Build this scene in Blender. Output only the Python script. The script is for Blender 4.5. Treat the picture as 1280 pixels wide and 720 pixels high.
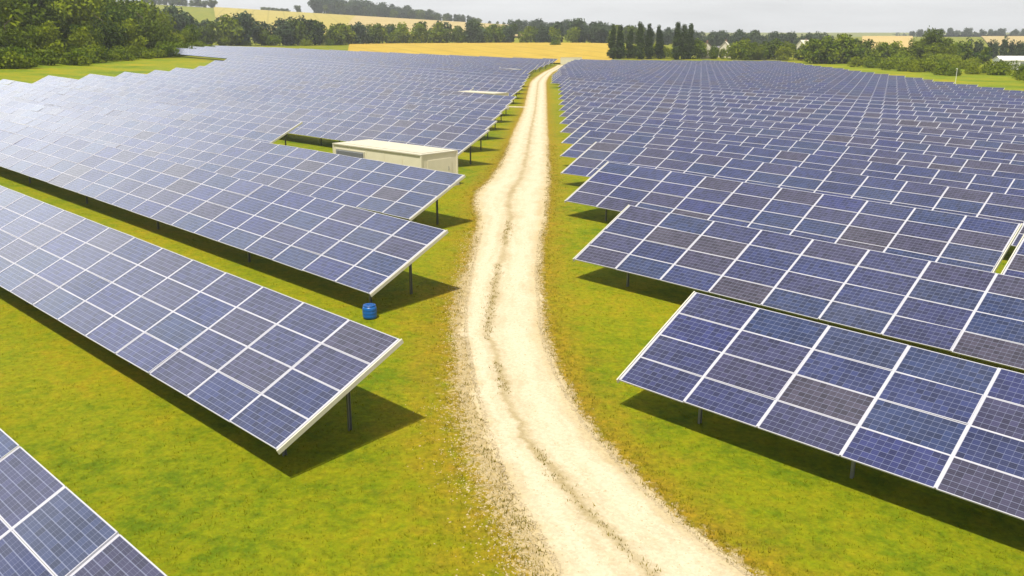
import bpy, math, random
import numpy as np
from mathutils import Matrix, Vector

for o in list(bpy.data.objects):
    bpy.data.objects.remove(o)
R = math.radians
scene = bpy.context.scene
COL = scene.collection

# ------------------------------------------------------------------ camera
cam_d = bpy.data.cameras.new('camera')
cam = bpy.data.objects.new('camera', cam_d); COL.objects.link(cam)
cam.location = (0, 0, 10)
cam.rotation_euler = (R(90-15.94), 0, 0)
cam_d.sensor_width = 36; cam_d.lens = 36*1103/1280
cam_d.clip_start = .5; cam_d.clip_end = 9000
scene.camera = cam

# ------------------------------------------------------------------ sky, sun, exposure
SUN_EL, SUN_ROT = 66.5, 203.0        # degrees; rotation is clockwise from +Y
world = bpy.data.worlds.new('World'); scene.world = world
world.use_nodes = True
wn = world.node_tree.nodes; wl = world.node_tree.links; wn.clear()
def N(nt, t, **kw):
    n = nt.nodes.new(t)
    for k, v in kw.items(): setattr(n, k, v)
    return n
wt = world.node_tree
out = N(wt, 'ShaderNodeOutputWorld'); bg = N(wt, 'ShaderNodeBackground')
sky = N(wt, 'ShaderNodeTexSky', sky_type='NISHITA'); sky.sun_disc = False
sky.sun_elevation = R(SUN_EL); sky.sun_rotation = R(SUN_ROT)
sky.air_density = 1.2; sky.dust_density = 3.0; sky.ozone_density = 1.0
tc = N(wt, 'ShaderNodeTexCoord'); sep = N(wt, 'ShaderNodeSeparateXYZ')
# thin overcast: a bright cloud sheet laid out on a plane overhead
dv = N(wt, 'ShaderNodeMath', operation='MAXIMUM'); dv.inputs[1].default_value = .0
ad = N(wt, 'ShaderNodeMath', operation='ADD'); ad.inputs[1].default_value = .10
cmb = N(wt, 'ShaderNodeVectorMath', operation='DIVIDE')
cx = N(wt, 'ShaderNodeCombineXYZ')
no = N(wt, 'ShaderNodeTexNoise'); no.inputs['Scale'].default_value = .8; no.inputs['Detail'].default_value = 6; no.inputs['Roughness'].default_value = .55
rp = N(wt, 'ShaderNodeMapRange'); rp.inputs[1].default_value = .36; rp.inputs[2].default_value = .64; rp.inputs[3].default_value = .45; rp.inputs[4].default_value = .95
hz = N(wt, 'ShaderNodeMapRange'); hz.inputs[1].default_value = .0; hz.inputs[2].default_value = .8; hz.inputs[3].default_value = 1.0; hz.inputs[4].default_value = 0.0
mxf = N(wt, 'ShaderNodeMath', operation='MAXIMUM')
mx = N(wt, 'ShaderNodeMix', data_type='RGBA'); mx.inputs['B'].default_value = (8.5, 8.6, 8.65, 1)
cr = N(wt, 'ShaderNodeMapRange'); cr.inputs[1].default_value = .3; cr.inputs[2].default_value = .7; cr.inputs[3].default_value = .86; cr.inputs[4].default_value = 1.05
ml = N(wt, 'ShaderNodeVectorMath', operation='SCALE')
wl.new(tc.outputs['Generated'], sep.inputs[0]); wl.new(sep.outputs['Z'], dv.inputs[0]); wl.new(dv.outputs[0], ad.inputs[0])
for i in range(3): wl.new(ad.outputs[0], cx.inputs[i])
wl.new(tc.outputs['Generated'], cmb.inputs[0]); wl.new(cx.outputs[0], cmb.inputs[1])
wl.new(cmb.outputs[0], no.inputs['Vector']); wl.new(no.outputs['Fac'], rp.inputs[0]); wl.new(no.outputs['Fac'], cr.inputs[0])
wl.new(dv.outputs[0], hz.inputs[0]); wl.new(rp.outputs[0], mxf.inputs[0]); wl.new(hz.outputs[0], mxf.inputs[1])
wl.new(mxf.outputs[0], mx.inputs['Factor']); wl.new(sky.outputs[0], mx.inputs['A'])
el_ = N(wt, 'ShaderNodeMapRange', interpolation_type='SMOOTHSTEP'); el_.inputs[1].default_value = .1; el_.inputs[2].default_value = .6; el_.inputs[3].default_value = 1.0; el_.inputs[4].default_value = .60
elm = N(wt, 'ShaderNodeMath', operation='MULTIPLY'); wl.new(dv.outputs[0], el_.inputs[0]); wl.new(el_.outputs[0], elm.inputs[0]); wl.new(cr.outputs[0], elm.inputs[1])
wl.new(mx.outputs['Result'], ml.inputs[0]); wl.new(elm.outputs[0], ml.inputs['Scale'])
# unseen bright cloud bank added north-west, above the frame, for pale far-left panel reflections
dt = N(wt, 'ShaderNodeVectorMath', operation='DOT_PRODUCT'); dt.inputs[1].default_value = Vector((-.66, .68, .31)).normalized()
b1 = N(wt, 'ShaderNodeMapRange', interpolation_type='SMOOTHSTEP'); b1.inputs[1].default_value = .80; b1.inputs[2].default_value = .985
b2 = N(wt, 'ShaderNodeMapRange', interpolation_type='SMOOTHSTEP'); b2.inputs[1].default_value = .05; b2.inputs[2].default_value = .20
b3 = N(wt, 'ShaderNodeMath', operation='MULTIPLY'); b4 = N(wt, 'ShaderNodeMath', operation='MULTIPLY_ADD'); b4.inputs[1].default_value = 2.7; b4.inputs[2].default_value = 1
ml2 = N(wt, 'ShaderNodeVectorMath', operation='SCALE')
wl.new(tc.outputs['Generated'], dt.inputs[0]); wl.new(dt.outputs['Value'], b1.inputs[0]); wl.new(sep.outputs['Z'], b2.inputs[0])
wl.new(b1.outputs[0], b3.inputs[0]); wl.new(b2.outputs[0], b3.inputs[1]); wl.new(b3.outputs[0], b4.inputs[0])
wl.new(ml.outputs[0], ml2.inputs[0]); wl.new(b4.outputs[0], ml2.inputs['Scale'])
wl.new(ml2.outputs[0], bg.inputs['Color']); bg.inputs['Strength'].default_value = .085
wl.new(bg.outputs[0], out.inputs['Surface'])

sun_d = bpy.data.lights.new('sun', 'SUN'); sun_d.energy = 4.5; sun_d.angle = R(1.0); sun_d.color = (1, .94, .83)
sun = bpy.data.objects.new('sun', sun_d); COL.objects.link(sun)
el, az = R(SUN_EL), R(SUN_ROT)
to_sun = Vector((math.sin(az)*math.cos(el), math.cos(az)*math.cos(el), math.sin(el)))
sun.rotation_euler = to_sun.to_track_quat('Z', 'Y').to_euler()
sun.location = (0, 0, 60)

vs = scene.view_settings
vs.view_transform = 'Standard'; vs.look = 'None'; vs.gamma = 1; vs.exposure = .46; vs.use_curve_mapping = False

# ------------------------------------------------------------------ helpers
def mesh_obj(name, verts, faces, mats, parent=None, midx=None, uvs=None, fattr=None, smooth=False):
    me = bpy.data.meshes.new(name)
    me.from_pydata(verts, [], faces)
    return fin(me, name, mats, parent, midx, uvs, fattr, smooth)
def quads_mesh(name, V, nq, mats, midx=None, uvs=None, fattr=None, k=4):
    """V: (nq*k,3) array, each k rows one face"""
    me = bpy.data.meshes.new(name)
    me.vertices.add(len(V)); me.vertices.foreach_set('co', np.asarray(V, np.float32).ravel())
    me.loops.add(nq*k); me.loops.foreach_set('vertex_index', np.arange(nq*k, dtype=np.int32))
    me.polygons.add(nq); me.polygons.foreach_set('loop_start', np.arange(0, nq*k, k, dtype=np.int32))
    me.polygons.foreach_set('loop_total', np.full(nq, k, np.int32))
    me.update(calc_edges=True)
    return me
def fin(me, name, mats, parent=None, midx=None, uvs=None, fattr=None, smooth=False):
    if not isinstance(mats, (list, tuple)): mats = [mats]
    for m in mats: me.materials.append(m)
    if midx is not None: me.polygons.foreach_set('material_index', np.asarray(midx, np.int32))
    if uvs is not None:
        l = me.uv_layers.new(name='UVMap'); l.data.foreach_set('uv', np.asarray(uvs, np.float32).ravel())
    if fattr is not None:
        for an, av in fattr.items():
            a = me.attributes.new(an, 'FLOAT', 'FACE' if len(av) == len(me.polygons) else 'POINT'); a.data.foreach_set('value', np.asarray(av, np.float32))
    if smooth: me.polygons.foreach_set('use_smooth', np.ones(len(me.polygons), bool))
    me.update()
    o = bpy.data.objects.new(name, me); COL.objects.link(o)
    if parent: o.parent = parent
    return o
def tag(o, label=None, cat=None, group=None, kind=None):
    if label: o['label'] = label
    if cat: o['category'] = cat
    if group: o['group'] = group
    if kind: o['kind'] = kind
    return o
def empty(name, loc, rz=0):
    o = bpy.data.objects.new(name, None); COL.objects.link(o)
    o.location = loc; o.rotation_euler = (0, 0, rz); o.empty_display_size = .3
    return o
class MB:
    """collects boxes, bars and prisms for one mesh"""
    def __init__(s): s.v = []; s.f = []; s.m = []
    def add(s, vs, fs, m=0):
        b = len(s.v); s.v += [tuple(p) for p in vs]; s.f += [tuple(b+i for i in f) for f in fs]; s.m += [m]*len(fs)
    def frame_box(s, o, a, b, c, m=0):
        o, a, b, c = map(Vector, (o, a, b, c))
        p = [o, o+a, o+a+b, o+b, o+c, o+a+c, o+a+b+c, o+b+c]
        s.add(p, [(3,2,1,0), (4,5,6,7), (0,1,5,4), (1,2,6,5), (2,3,7,6), (3,0,4,7)], m)
    def box(s, x0, y0, z0, x1, y1, z1, m=0):
        s.frame_box((x0,y0,z0), (x1-x0,0,0), (0,y1-y0,0), (0,0,z1-z0), m)
    def tube(s, p, q, r0, r1=None, n=8, m=0):
        p, q = Vector(p), Vector(q); r1 = r0 if r1 is None else r1
        d = (q-p).normalized(); a = d.orthogonal().normalized(); b = d.cross(a)
        vs = [p+(a*math.cos(t)+b*math.sin(t))*r0 for t in [2*math.pi*i/n for i in range(n)]]
        vs += [q+(a*math.cos(t)+b*math.sin(t))*r1 for t in [2*math.pi*i/n for i in range(n)]]
        s.add(vs, [(i, (i+1) % n, n+(i+1) % n, n+i) for i in range(n)]+[tuple(range(n))[::-1], tuple(range(n, 2*n))], m)
    def lathe(s, prof, c=(0,0,0), n=20, m=0):
        vs = []
        for r, z in prof:
            vs += [(c[0]+r*math.cos(2*math.pi*i/n), c[1]+r*math.sin(2*math.pi*i/n), c[2]+z) for i in range(n)]
        k = len(prof)
        fs = [(j*n+i, j*n+(i+1) % n, (j+1)*n+(i+1) % n, (j+1)*n+i) for j in range(k-1) for i in range(n)]
        fs += [tuple(range(n))[::-1], tuple(range((k-1)*n, k*n))]
        s.add(vs, fs, m)
    def build(s, name, mats, parent=None, smooth=False):
        return mesh_obj(name, s.v, s.f, mats, parent, s.m, smooth=smooth)
    def mesh(s, name, mats):
        me = bpy.data.meshes.new(name); me.from_pydata(s.v, [], s.f)
        for m in mats: me.materials.append(m)
        me.polygons.foreach_set('material_index', np.asarray(s.m, np.int32)); me.update()
        return me

# ------------------------------------------------------------------ materials
def mat(name):
    m = bpy.data.materials.new(name); m.use_nodes = True
    nt = m.node_tree; nt.nodes.clear()
    o = N(nt, 'ShaderNodeOutputMaterial'); b = N(nt, 'ShaderNodeBsdfPrincipled')
    nt.links.new(b.outputs[0], o.inputs['Surface'])
    return m, nt, b, o
def ramp(nt, stops, interp='LINEAR'):
    r = N(nt, 'ShaderNodeValToRGB'); e = r.color_ramp.elements; r.color_ramp.interpolation = interp
    while len(e) < len(stops): e.new(.5)
    for i, (p, c) in enumerate(stops): e[i].position = p; e[i].color = (*c, 1)
    return r
def noise(nt, scale, detail=4, rough=.55, vec=None):
    n = N(nt, 'ShaderNodeTexNoise'); n.inputs['Scale'].default_value = scale; n.inputs['Detail'].default_value = detail; n.inputs['Roughness'].default_value = rough
    if vec is not None: nt.links.new(vec, n.inputs['Vector'])
    return n
def math_(nt, op, a, b=None, c=None):
    n = N(nt, 'ShaderNodeMath', operation=op)
    for i, v in enumerate((a, b, c)):
        if v is None: continue
        if isinstance(v, (int, float)): n.inputs[i].default_value = v
        else: nt.links.new(v, n.inputs[i])
    return n.outputs[0]
def mixc(nt, f, a, b, mode='MIX'):
    n = N(nt, 'ShaderNodeMix', data_type='RGBA', blend_type=mode)
    for k, v in (('Factor', f), ('A', a), ('B', b)):
        if isinstance(v, (int, float)): n.inputs[k].default_value = v
        elif isinstance(v, tuple): n.inputs[k].default_value = (*v, 1)
        else: nt.links.new(v, n.inputs[k])
    return n.outputs['Result']
def plain(name, col, rough=.5, metal=0, var=.12, scale=6, spec=.5):
    m, nt, b, o = mat(name)
    t = N(nt, 'ShaderNodeTexCoord')
    n = noise(nt, scale, 5, .6, t.outputs['Object'])
    f = math_(nt, 'MULTIPLY_ADD', n.outputs['Fac'], 2*var, 1-var)
    v = N(nt, 'ShaderNodeVectorMath', operation='SCALE'); v.inputs[0].default_value = col; nt.links.new(f, v.inputs['Scale'])
    nt.links.new(v.outputs[0], b.inputs['Base Color'])
    b.inputs['Roughness'].default_value = rough; b.inputs['Metallic'].default_value = metal
    b.inputs['Specular IOR Level'].default_value = spec
    return m

# grass sward: yellow-green, ochre where dry (vertex attribute 'dry' = real wear along the track)
def grass_material(name, cols, dry=True, rows_=0, dcols=((.27,.170,.010), (.21,.150,.010))):
    m, nt, b, o = mat(name)
    g = N(nt, 'ShaderNodeNewGeometry')
    big = noise(nt, .09, 3, .5, g.outputs['Position'])
    mid = noise(nt, .6, 7, .68, g.outputs['Position'])
    fine = noise(nt, 6.5, 7, .75, g.outputs['Position'])
    clump = noise(nt, 2.4, 6, .7, g.outputs['Position'])
    f = math_(nt, 'ADD', math_(nt, 'MULTIPLY', big.outputs['Fac'], .40), math_(nt, 'MULTIPLY', mid.outputs['Fac'], .38))
    f = math_(nt, 'ADD', f, math_(nt, 'MULTIPLY', clump.outputs['Fac'], .22))
    if rows_:                                     # drilling lines and sprayer tramlines of a crop
        rot = N(nt, 'ShaderNodeVectorMath', operation='DOT_PRODUCT'); rot.inputs[1].default_value = (math.cos(rows_), math.sin(rows_), 0); nt.links.new(g.outputs['Position'], rot.inputs[0])
        tl_ = math_(nt, 'LESS_THAN', math_(nt, 'ABSOLUTE', math_(nt, 'SUBTRACT', math_(nt, 'FRACT', math_(nt, 'DIVIDE', rot.outputs['Value'], 21.)), .5)), .045)
    r = ramp(nt, [(.40, cols[0]), (.475, cols[1]), (.545, cols[2]), (.62, cols[3])]); nt.links.new(f, r.inputs[0])
    c = r.outputs[0]
    if rows_: c = mixc(nt, math_(nt, 'MULTIPLY', tl_, .45), c, (.20,.17,.03))
    if dry:
        a = N(nt, 'ShaderNodeAttribute', attribute_name='dry')
        dn = noise(nt, 1.6, 6, .65, g.outputs['Position'])
        df = N(nt, 'ShaderNodeMapRange'); df.inputs[1].default_value = .66; df.inputs[2].default_value = 1.20
        nt.links.new(math_(nt, 'ADD', math_(nt, 'MULTIPLY', a.outputs['Fac'], .75), math_(nt, 'MULTIPLY', dn.outputs['Fac'], 1.0)), df.inputs[0])
        dc = ramp(nt, [(.35, dcols[1]), (.65, dcols[0])]); nt.links.new(fine.outputs['Fac'], dc.inputs[0])
        c = mixc(nt, df.outputs[0], c, dc.outputs[0])
        a2 = N(nt, 'ShaderNodeAttribute', attribute_name='sand')       # thin gravel worked into the verge
        gr = noise(nt, 7, 5, .7, g.outputs['Position'])
        sf = N(nt, 'ShaderNodeMapRange'); sf.inputs[1].default_value = .42; sf.inputs[2].default_value = .66
        nt.links.new(math_(nt, 'ADD', math_(nt, 'MULTIPLY', a2.outputs['Fac'], .95), math_(nt, 'MULTIPLY', math_(nt, 'SUBTRACT', gr.outputs['Fac'], .5), 1.5)), sf.inputs[0])
        sf.clamp = True
        sg_ = math_(nt, 'MULTIPLY', sf.outputs[0], math_(nt, 'GREATER_THAN', a2.outputs['Fac'], .06))
        c = mixc(nt, math_(nt, 'MULTIPLY', sg_, .85), c, (.40,.315,.17))
    fr = N(nt, 'ShaderNodeMapRange'); fr.inputs[1].default_value = .3; fr.inputs[2].default_value = .7; fr.inputs[3].default_value = .66; fr.inputs[4].default_value = 1.30
    nt.links.new(fine.outputs['Fac'], fr.inputs[0])
    v = N(nt, 'ShaderNodeVectorMath', operation='SCALE'); nt.links.new(c, v.inputs[0]); nt.links.new(fr.outputs[0], v.inputs['Scale'])
    nt.links.new(v.outputs[0], b.inputs['Base Color'])
    b.inputs['Roughness'].default_value = .9; b.inputs['Specular IOR Level'].default_value = .1
    bp = N(nt, 'ShaderNodeBump'); bp.inputs['Strength'].default_value = .6; bp.inputs['Distance'].default_value = .08
    nt.links.new(fine.outputs['Fac'], bp.inputs['Height']); nt.links.new(bp.outputs[0], b.inputs['Normal'])
    return m
M_GRASS = grass_material('meadow_grass', [(.092,.140,.003), (.155,.182,.003), (.200,.198,.004), (.245,.195,.006)])
M_BANK = grass_material('bank_grass', [(.085,.14,.005), (.15,.20,.005), (.21,.215,.005), (.30,.235,.006)], dry=False)
M_GOLD = grass_material('ripe_crop', [(.35,.235,.028), (.40,.275,.034), (.43,.305,.042), (.45,.33,.055)], dry=False, rows_=.35)
M_HILL = grass_material('yellow_hill_crop', [(.31,.26,.055), (.35,.29,.065), (.38,.31,.075), (.41,.33,.09)], dry=False, rows_=.25)
M_STRAW = grass_material('straw_crop', [(.36,.275,.11), (.40,.31,.13), (.43,.335,.15), (.46,.36,.17)], dry=False, rows_=-.2)
M_CORN = grass_material('corn_stubble', [(.42,.30,.10), (.46,.34,.12), (.50,.37,.14), (.52,.40,.16)], dry=False, rows_=1.2)
M_LEA = grass_material('pale_pasture', [(.16,.20,.06), (.20,.24,.08), (.24,.27,.09), (.28,.29,.11)], dry=False)

def track_material():
    m, nt, b, o = mat('chalk_gravel')
    g = N(nt, 'ShaderNodeNewGeometry'); uv = N(nt, 'ShaderNodeUVMap'); s = N(nt, 'ShaderNodeSeparateXYZ'); nt.links.new(uv.outputs[0], s.inputs[0])
    a = noise(nt, .8, 5, .6, g.outputs['Position']); f = noise(nt, 9, 6, .75, g.outputs['Position'])
    p = N(nt, 'ShaderNodeTexVoronoi'); p.inputs['Scale'].default_value = 16; nt.links.new(g.outputs['Position'], p.inputs['Vector'])
    sv = N(nt, 'ShaderNodeCombineXYZ'); nt.links.new(math_(nt, 'MULTIPLY', s.outputs['X'], 9.), sv.inputs[0]); nt.links.new(math_(nt, 'MULTIPLY', s.outputs['Y'], .35), sv.inputs[1])
    streak = noise(nt, 1.0, 5, .6, sv.outputs[0])
    d = math_(nt, 'ABSOLUTE', math_(nt, 'SUBTRACT', s.outputs['X'], .5))
    rut = math_(nt, 'ABSOLUTE', math_(nt, 'SUBTRACT', d, .25))             # 0 in the wheel ruts
    t_ = math_(nt, 'ADD', math_(nt, 'MULTIPLY', streak.outputs['Fac'], .45), math_(nt, 'MULTIPLY', a.outputs['Fac'], .2))
    t_ = math_(nt, 'ADD', t_, math_(nt, 'MULTIPLY', f.outputs['Fac'], .28))
    t_ = math_(nt, 'SUBTRACT', t_, math_(nt, 'MULTIPLY', rut, .75))
    r = ramp(nt, [(.14, (.32,.25,.14)), (.27, (.435,.36,.23)), (.45, (.535,.465,.33))]); nt.links.new(t_, r.inputs[0])
    # worn middle: u = position across (0..1), v = centre-line wear strength
    mid = N(nt, 'ShaderNodeMapRange'); mid.inputs[1].default_value = .07; mid.inputs[2].default_value = .015; mid.inputs[3].default_value = 0; mid.inputs[4].default_value = .52
    nt.links.new(math_(nt, 'ADD', d, math_(nt, 'MULTIPLY', math_(nt, 'SUBTRACT', f.outputs['Fac'], .5), .10)), mid.inputs[0])
    n2 = noise(nt, .5, 3, .5, g.outputs['Position'])
    n2r = N(nt, 'ShaderNodeMapRange'); n2r.inputs[1].default_value = .38; n2r.inputs[2].default_value = .56; nt.links.new(n2.outputs['Fac'], n2r.inputs[0])
    c = mixc(nt, math_(nt, 'MULTIPLY', mid.outputs[0], math_(nt, 'MULTIPLY_ADD', n2r.outputs[0], .5, .5)), r.outputs[0], (.26,.20,.075))
    # loose soil towards the verges
    ed = N(nt, 'ShaderNodeMapRange'); ed.inputs[1].default_value = .36; ed.inputs[2].default_value = .52; ed.inputs[4].default_value = .6
    nt.links.new(math_(nt, 'ADD', d, math_(nt, 'MULTIPLY', math_(nt, 'SUBTRACT', f.outputs['Fac'], .5), .25)), ed.inputs[0])
    c = mixc(nt, ed.outputs[0], c, (.44,.34,.16))
    st = N(nt, 'ShaderNodeMapRange'); st.inputs[1].default_value = 0; st.inputs[2].default_value = 1; st.inputs[3].default_value = .90; st.inputs[4].default_value = 1.06
    sp = N(nt, 'ShaderNodeSeparateXYZ'); nt.links.new(p.outputs['Color'], sp.inputs[0]); nt.links.new(sp.outputs['X'], st.inputs[0])
    v = N(nt, 'ShaderNodeVectorMath', operation='SCALE'); nt.links.new(c, v.inputs[0]); nt.links.new(st.outputs[0], v.inputs['Scale'])
    nt.links.new(v.outputs[0], b.inputs['Base Color']); b.inputs['Roughness'].default_value = .95; b.inputs['Specular IOR Level'].default_value = .1
    bp = N(nt, 'ShaderNodeBump'); bp.inputs['Strength'].default_value = .5; bp.inputs['Distance'].default_value = .05
    nt.links.new(f.outputs['Fac'], bp.inputs['Height']); nt.links.new(bp.outputs[0], b.inputs['Normal'])
    return m
M_TRACK = track_material()

MW, MH = 2.03, 1.004            # module size
def panel_material():
    m, nt, b, o = mat('solar_cells')
    uv = N(nt, 'ShaderNodeUVMap'); s = N(nt, 'ShaderNodeSeparateXYZ'); nt.links.new(uv.outputs[0], s.inputs[0])
    at = N(nt, 'ShaderNodeAttribute', attribute_name='rnd'); oi = N(nt, 'ShaderNodeObjectInfo')
    rnd = math_(nt, 'FRACT', math_(nt, 'ADD', at.outputs['Fac'], oi.outputs['Random']))
    tint = ramp(nt, [(0, (.024,.034,.118)), (.14, (.030,.042,.140)), (.28, (.036,.042,.128)), (.42, (.026,.044,.130)), (.55, (.042,.044,.118)),
                     (.67, (.030,.038,.148)), (.78, (.046,.044,.106)), (.86, (.053,.048,.096)), (.92, (.034,.048,.122)), (.96, (.060,.052,.084))], 'CONSTANT')
    nt.links.new(rnd, tint.inputs[0])
    pu, pv = (MW-.05)/12, (MH-.04)/6
    U = math_(nt, 'DIVIDE', math_(nt, 'SUBTRACT', s.outputs['X'], .025), pu); V = math_(nt, 'DIVIDE', math_(nt, 'SUBTRACT', s.outputs['Y'], .02), pv)
    # every crystal wafer differs a little
    cv = N(nt, 'ShaderNodeCombineXYZ'); nt.links.new(math_(nt, 'FLOOR', U), cv.inputs[0]); nt.links.new(math_(nt, 'FLOOR', V), cv.inputs[1]); nt.links.new(math_(nt, 'MULTIPLY', rnd, 917.), cv.inputs[2])
    wn_ = N(nt, 'ShaderNodeTexWhiteNoise', noise_dimensions='3D'); nt.links.new(cv.outputs[0], wn_.inputs['Vector'])
    sc = math_(nt, 'MULTIPLY_ADD', wn_.outputs['Value'], .42, .40)
    v = N(nt, 'ShaderNodeVectorMath', operation='SCALE'); nt.links.new(tint.outputs[0], v.inputs[0]); nt.links.new(sc, v.inputs['Scale'])
    def lines(x, w):       # 1 on a grid line of relative half-width w
        d = math_(nt, 'ABSOLUTE', math_(nt, 'SUBTRACT', math_(nt, 'FRACT', x), .5))
        return math_(nt, 'GREATER_THAN', d, .5-w)
    lv = lines(V, .055); lu = lines(U, .032); bus = lines(math_(nt, 'MULTIPLY', V, 3.), .055)
    c = mixc(nt, math_(nt, 'MULTIPLY', bus, .16), v.outputs[0], (.24,.26,.36))
    c = mixc(nt, math_(nt, 'MULTIPLY', lu, .27), c, (.26,.29,.42))
    c = mixc(nt, math_(nt, 'MULTIPLY', lv, .34), c, (.26,.29,.42))
    g = N(nt, 'ShaderNodeNewGeometry'); dn = noise(nt, .35, 5, .6, g.outputs['Position'])
    du = N(nt, 'ShaderNodeMapRange'); du.inputs[1].default_value = .35; du.inputs[2].default_value = .75; du.inputs[3].default_value = .01; du.inputs[4].default_value = .07
    nt.links.new(dn.outputs['Fac'], du.inputs[0])
    c = mixc(nt, du.outputs[0], c, (.30,.30,.34))          # film of dust
    nt.links.new(c, b.inputs['Base Color'])
    b.inputs['Roughness'].default_value = .2; b.inputs['IOR'].default_value = 1.55
    b.inputs['Sheen Weight'].default_value = .16; b.inputs['Sheen Roughness'].default_value = .35
    return m
M_CELL = panel_material()
M_ALU = plain('anodised_frame', (.42,.42,.47), .45, 0, .06, 3)
M_BACK = plain('white_backsheet', (.55,.56,.58), .7, 0, .05)
M_TRIM = plain('cream_end_rail', (.54,.52,.42), .5, 0, .08)
M_STEEL = plain('galvanised_steel', (.22,.23,.22), .5, .35, .15, 8)

def leaf_material(name, dark, light, trans=.25):
    m, nt, b, o = mat(name)
    oi = N(nt, 'ShaderNodeObjectInfo'); t = N(nt, 'ShaderNodeTexCoord')
    at = N(nt, 'ShaderNodeAttribute', attribute_name='rnd')
    f = math_(nt, 'ADD', math_(nt, 'MULTIPLY', at.outputs['Fac'], .6), math_(nt, 'MULTIPLY', oi.outputs['Random'], .4))
    r = ramp(nt, [(.12, dark), (.88, light)]); nt.links.new(f, r.inputs[0])
    nt.links.new(r.outputs[0], b.inputs['Base Color']); b.inputs['Roughness'].default_value = .7; b.inputs['Specular IOR Level'].default_value = .06
    tr = N(nt, 'ShaderNodeBsdfTranslucent'); nt.links.new(r.outputs[0], tr.inputs['Color'])
    mxs = N(nt, 'ShaderNodeMixShader'); mxs.inputs[0].default_value = trans
    nt.links.new(b.outputs[0], mxs.inputs[1]); nt.links.new(tr.outputs[0], mxs.inputs[2]); nt.links.new(mxs.outputs[0], o.inputs['Surface'])
    return m
L_DARK = leaf_material('dark_leaves', (.016,.036,.006), (.125,.17,.010))
L_MID = leaf_material('green_leaves', (.034,.08,.005), (.235,.28,.008))
L_BRIGHT = leaf_material('bright_leaves', (.08,.13,.006), (.24,.27,.006))
L_POP = leaf_material('poplar_leaves', (.028,.050,.012), (.066,.098,.018))
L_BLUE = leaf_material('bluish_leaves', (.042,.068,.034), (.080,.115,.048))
M_BARK = plain('bark', (.09,.07,.05), .9, 0, .3, 4)
BLADE = leaf_material('grass_blades', (.12,.145,.004), (.20,.19,.006), .5)
BLADE_DRY = leaf_material('dry_blades', (.18,.16,.008), (.30,.23,.035), .45)

# ------------------------------------------------------------------ terrain
UX, UY = .7329, -.6803          # along the rows, horizontally
NX, NY = .6803, .7329           # across the rows
BK = [(-60,-.8),(-20,-.5),(4.7,-.35),(13.4,-.29),(22.2,-.22),(31,-.13),(36,-.08),(40,-.14),(45,-.34),(53.5,-.8),(62,-1.15),(71.6,-1.5),(110,-2.7),(193,-5.5),(278,-8.3),(420,-11.5),(700,-16)]
def hermite(k, t):
    if t <= k[0][0]: return k[0][1]
    if t >= k[-1][0]: return k[-1][1]
    i = 0
    while k[i+1][0] < t: i += 1
    def m(j):
        if j == 0: return (k[1][1]-k[0][1])/(k[1][0]-k[0][0])
        if j == len(k)-1: return (k[-1][1]-k[-2][1])/(k[-1][0]-k[-2][0])
        return (k[j+1][1]-k[j-1][1])/(k[j+1][0]-k[j-1][0])
    h = k[i+1][0]-k[i][0]; q = (t-k[i][0])/h
    return ((2*q**3-3*q*q+1)*k[i][1] + (q**3-2*q*q+q)*h*m(i) + (-2*q**3+3*q*q)*k[i+1][1] + (q**3-q*q)*h*m(i+1))
def sst(a, b, x):
    t = min(1, max(0, (x-a)/(b-a))); return t*t*(3-2*t)
def near_ground(x, y):
    c = NX*x+NY*y; s = UX*x+UY*y
    z = hermite(BK, c) - .027*(s if s < 20 else 20+(s-20)*.3)
    if s < -30: z -= .016*min(-30-s, 60)*sst(22, 30, c)*(1-sst(85, 160, c))   # shallow dip left of the track
    lo = -2.6
    if z < lo+1.5:                       # valley floor on the right
        z = lo + 1.5*math.exp((z-lo-1.5)/1.5)
    if s < -330: z -= .02*(-330-s)
    return z
def ground(x, y):
    if y < 385: return near_ground(x, y)
    n = near_ground(x, 385)
    tgt = 4.6 + (-2.4-4.6)*sst(40, 260, x)
    z = n + (tgt-n)*sst(385, 650, y)
    crest = (21 - .058*x) if x < 0 else max(11, 21-.05*x)
    crest = min(crest, 60)
    z += (crest)*sst(680, 1500, y)
    z += -12*sst(1600, 2300, y) + 26*sst(2300, 3600, y)*sst(-200, 500, x)
    return z


TL = [(1.3,12),(.86,15.09),(.38,16.76),(-.15,18.28),(-.62,20.76),(-1.14,23.96),(-1.62,28.07),(-1.79,31.47),(-1.73,36.93),(-1.55,44.45),(-1.95,49),(-2.15,53.03),(-1.45,58),(-.9,66.43),(-.36,80.3),(.3,99.86),(1.9,136.69),(4.4,212.88),(6.4,244.65),(10.6,297.6),(17.3,361.7),(19.5,384)]
TRT = [(6.2,12),(4.68,14.99),(4.14,15.73),(3.65,16.77),(3.11,17.91),(2.55,19.62),(1.88,21.63),(1.33,25.0),(1.03,28.17),(1.06,35.83),(1.34,41.27),(1.7,46.07),(2.45,60.2),(3.42,86.93),(4.2,109.98),(5.6,148.6),(8.0,216.6),(9.7,248),(13.2,297),(19.8,361),(22,384)]
def interp(pts, y):
    if y <= pts[0][1]:
        (x0, y0), (x1, y1) = pts[0], pts[1]; return x0+(y-y0)*(x1-x0)/(y1-y0)
    for (x0, y0), (x1, y1) in zip(pts, pts[1:]):
        if y <= y1: return x0+(x1-x0)*(y-y0)/(y1-y0)
    return pts[-1][0]
def smooth_interp(pts, y, w):
    return sum(interp(pts, y+d*w) for d in (-1, -.5, 0, .5, 1))/5
def track_edges(y):
    w = .6+.02*max(0, y-15)
    return smooth_interp(TL, y, w), smooth_interp(TRT, y, w)

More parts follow.
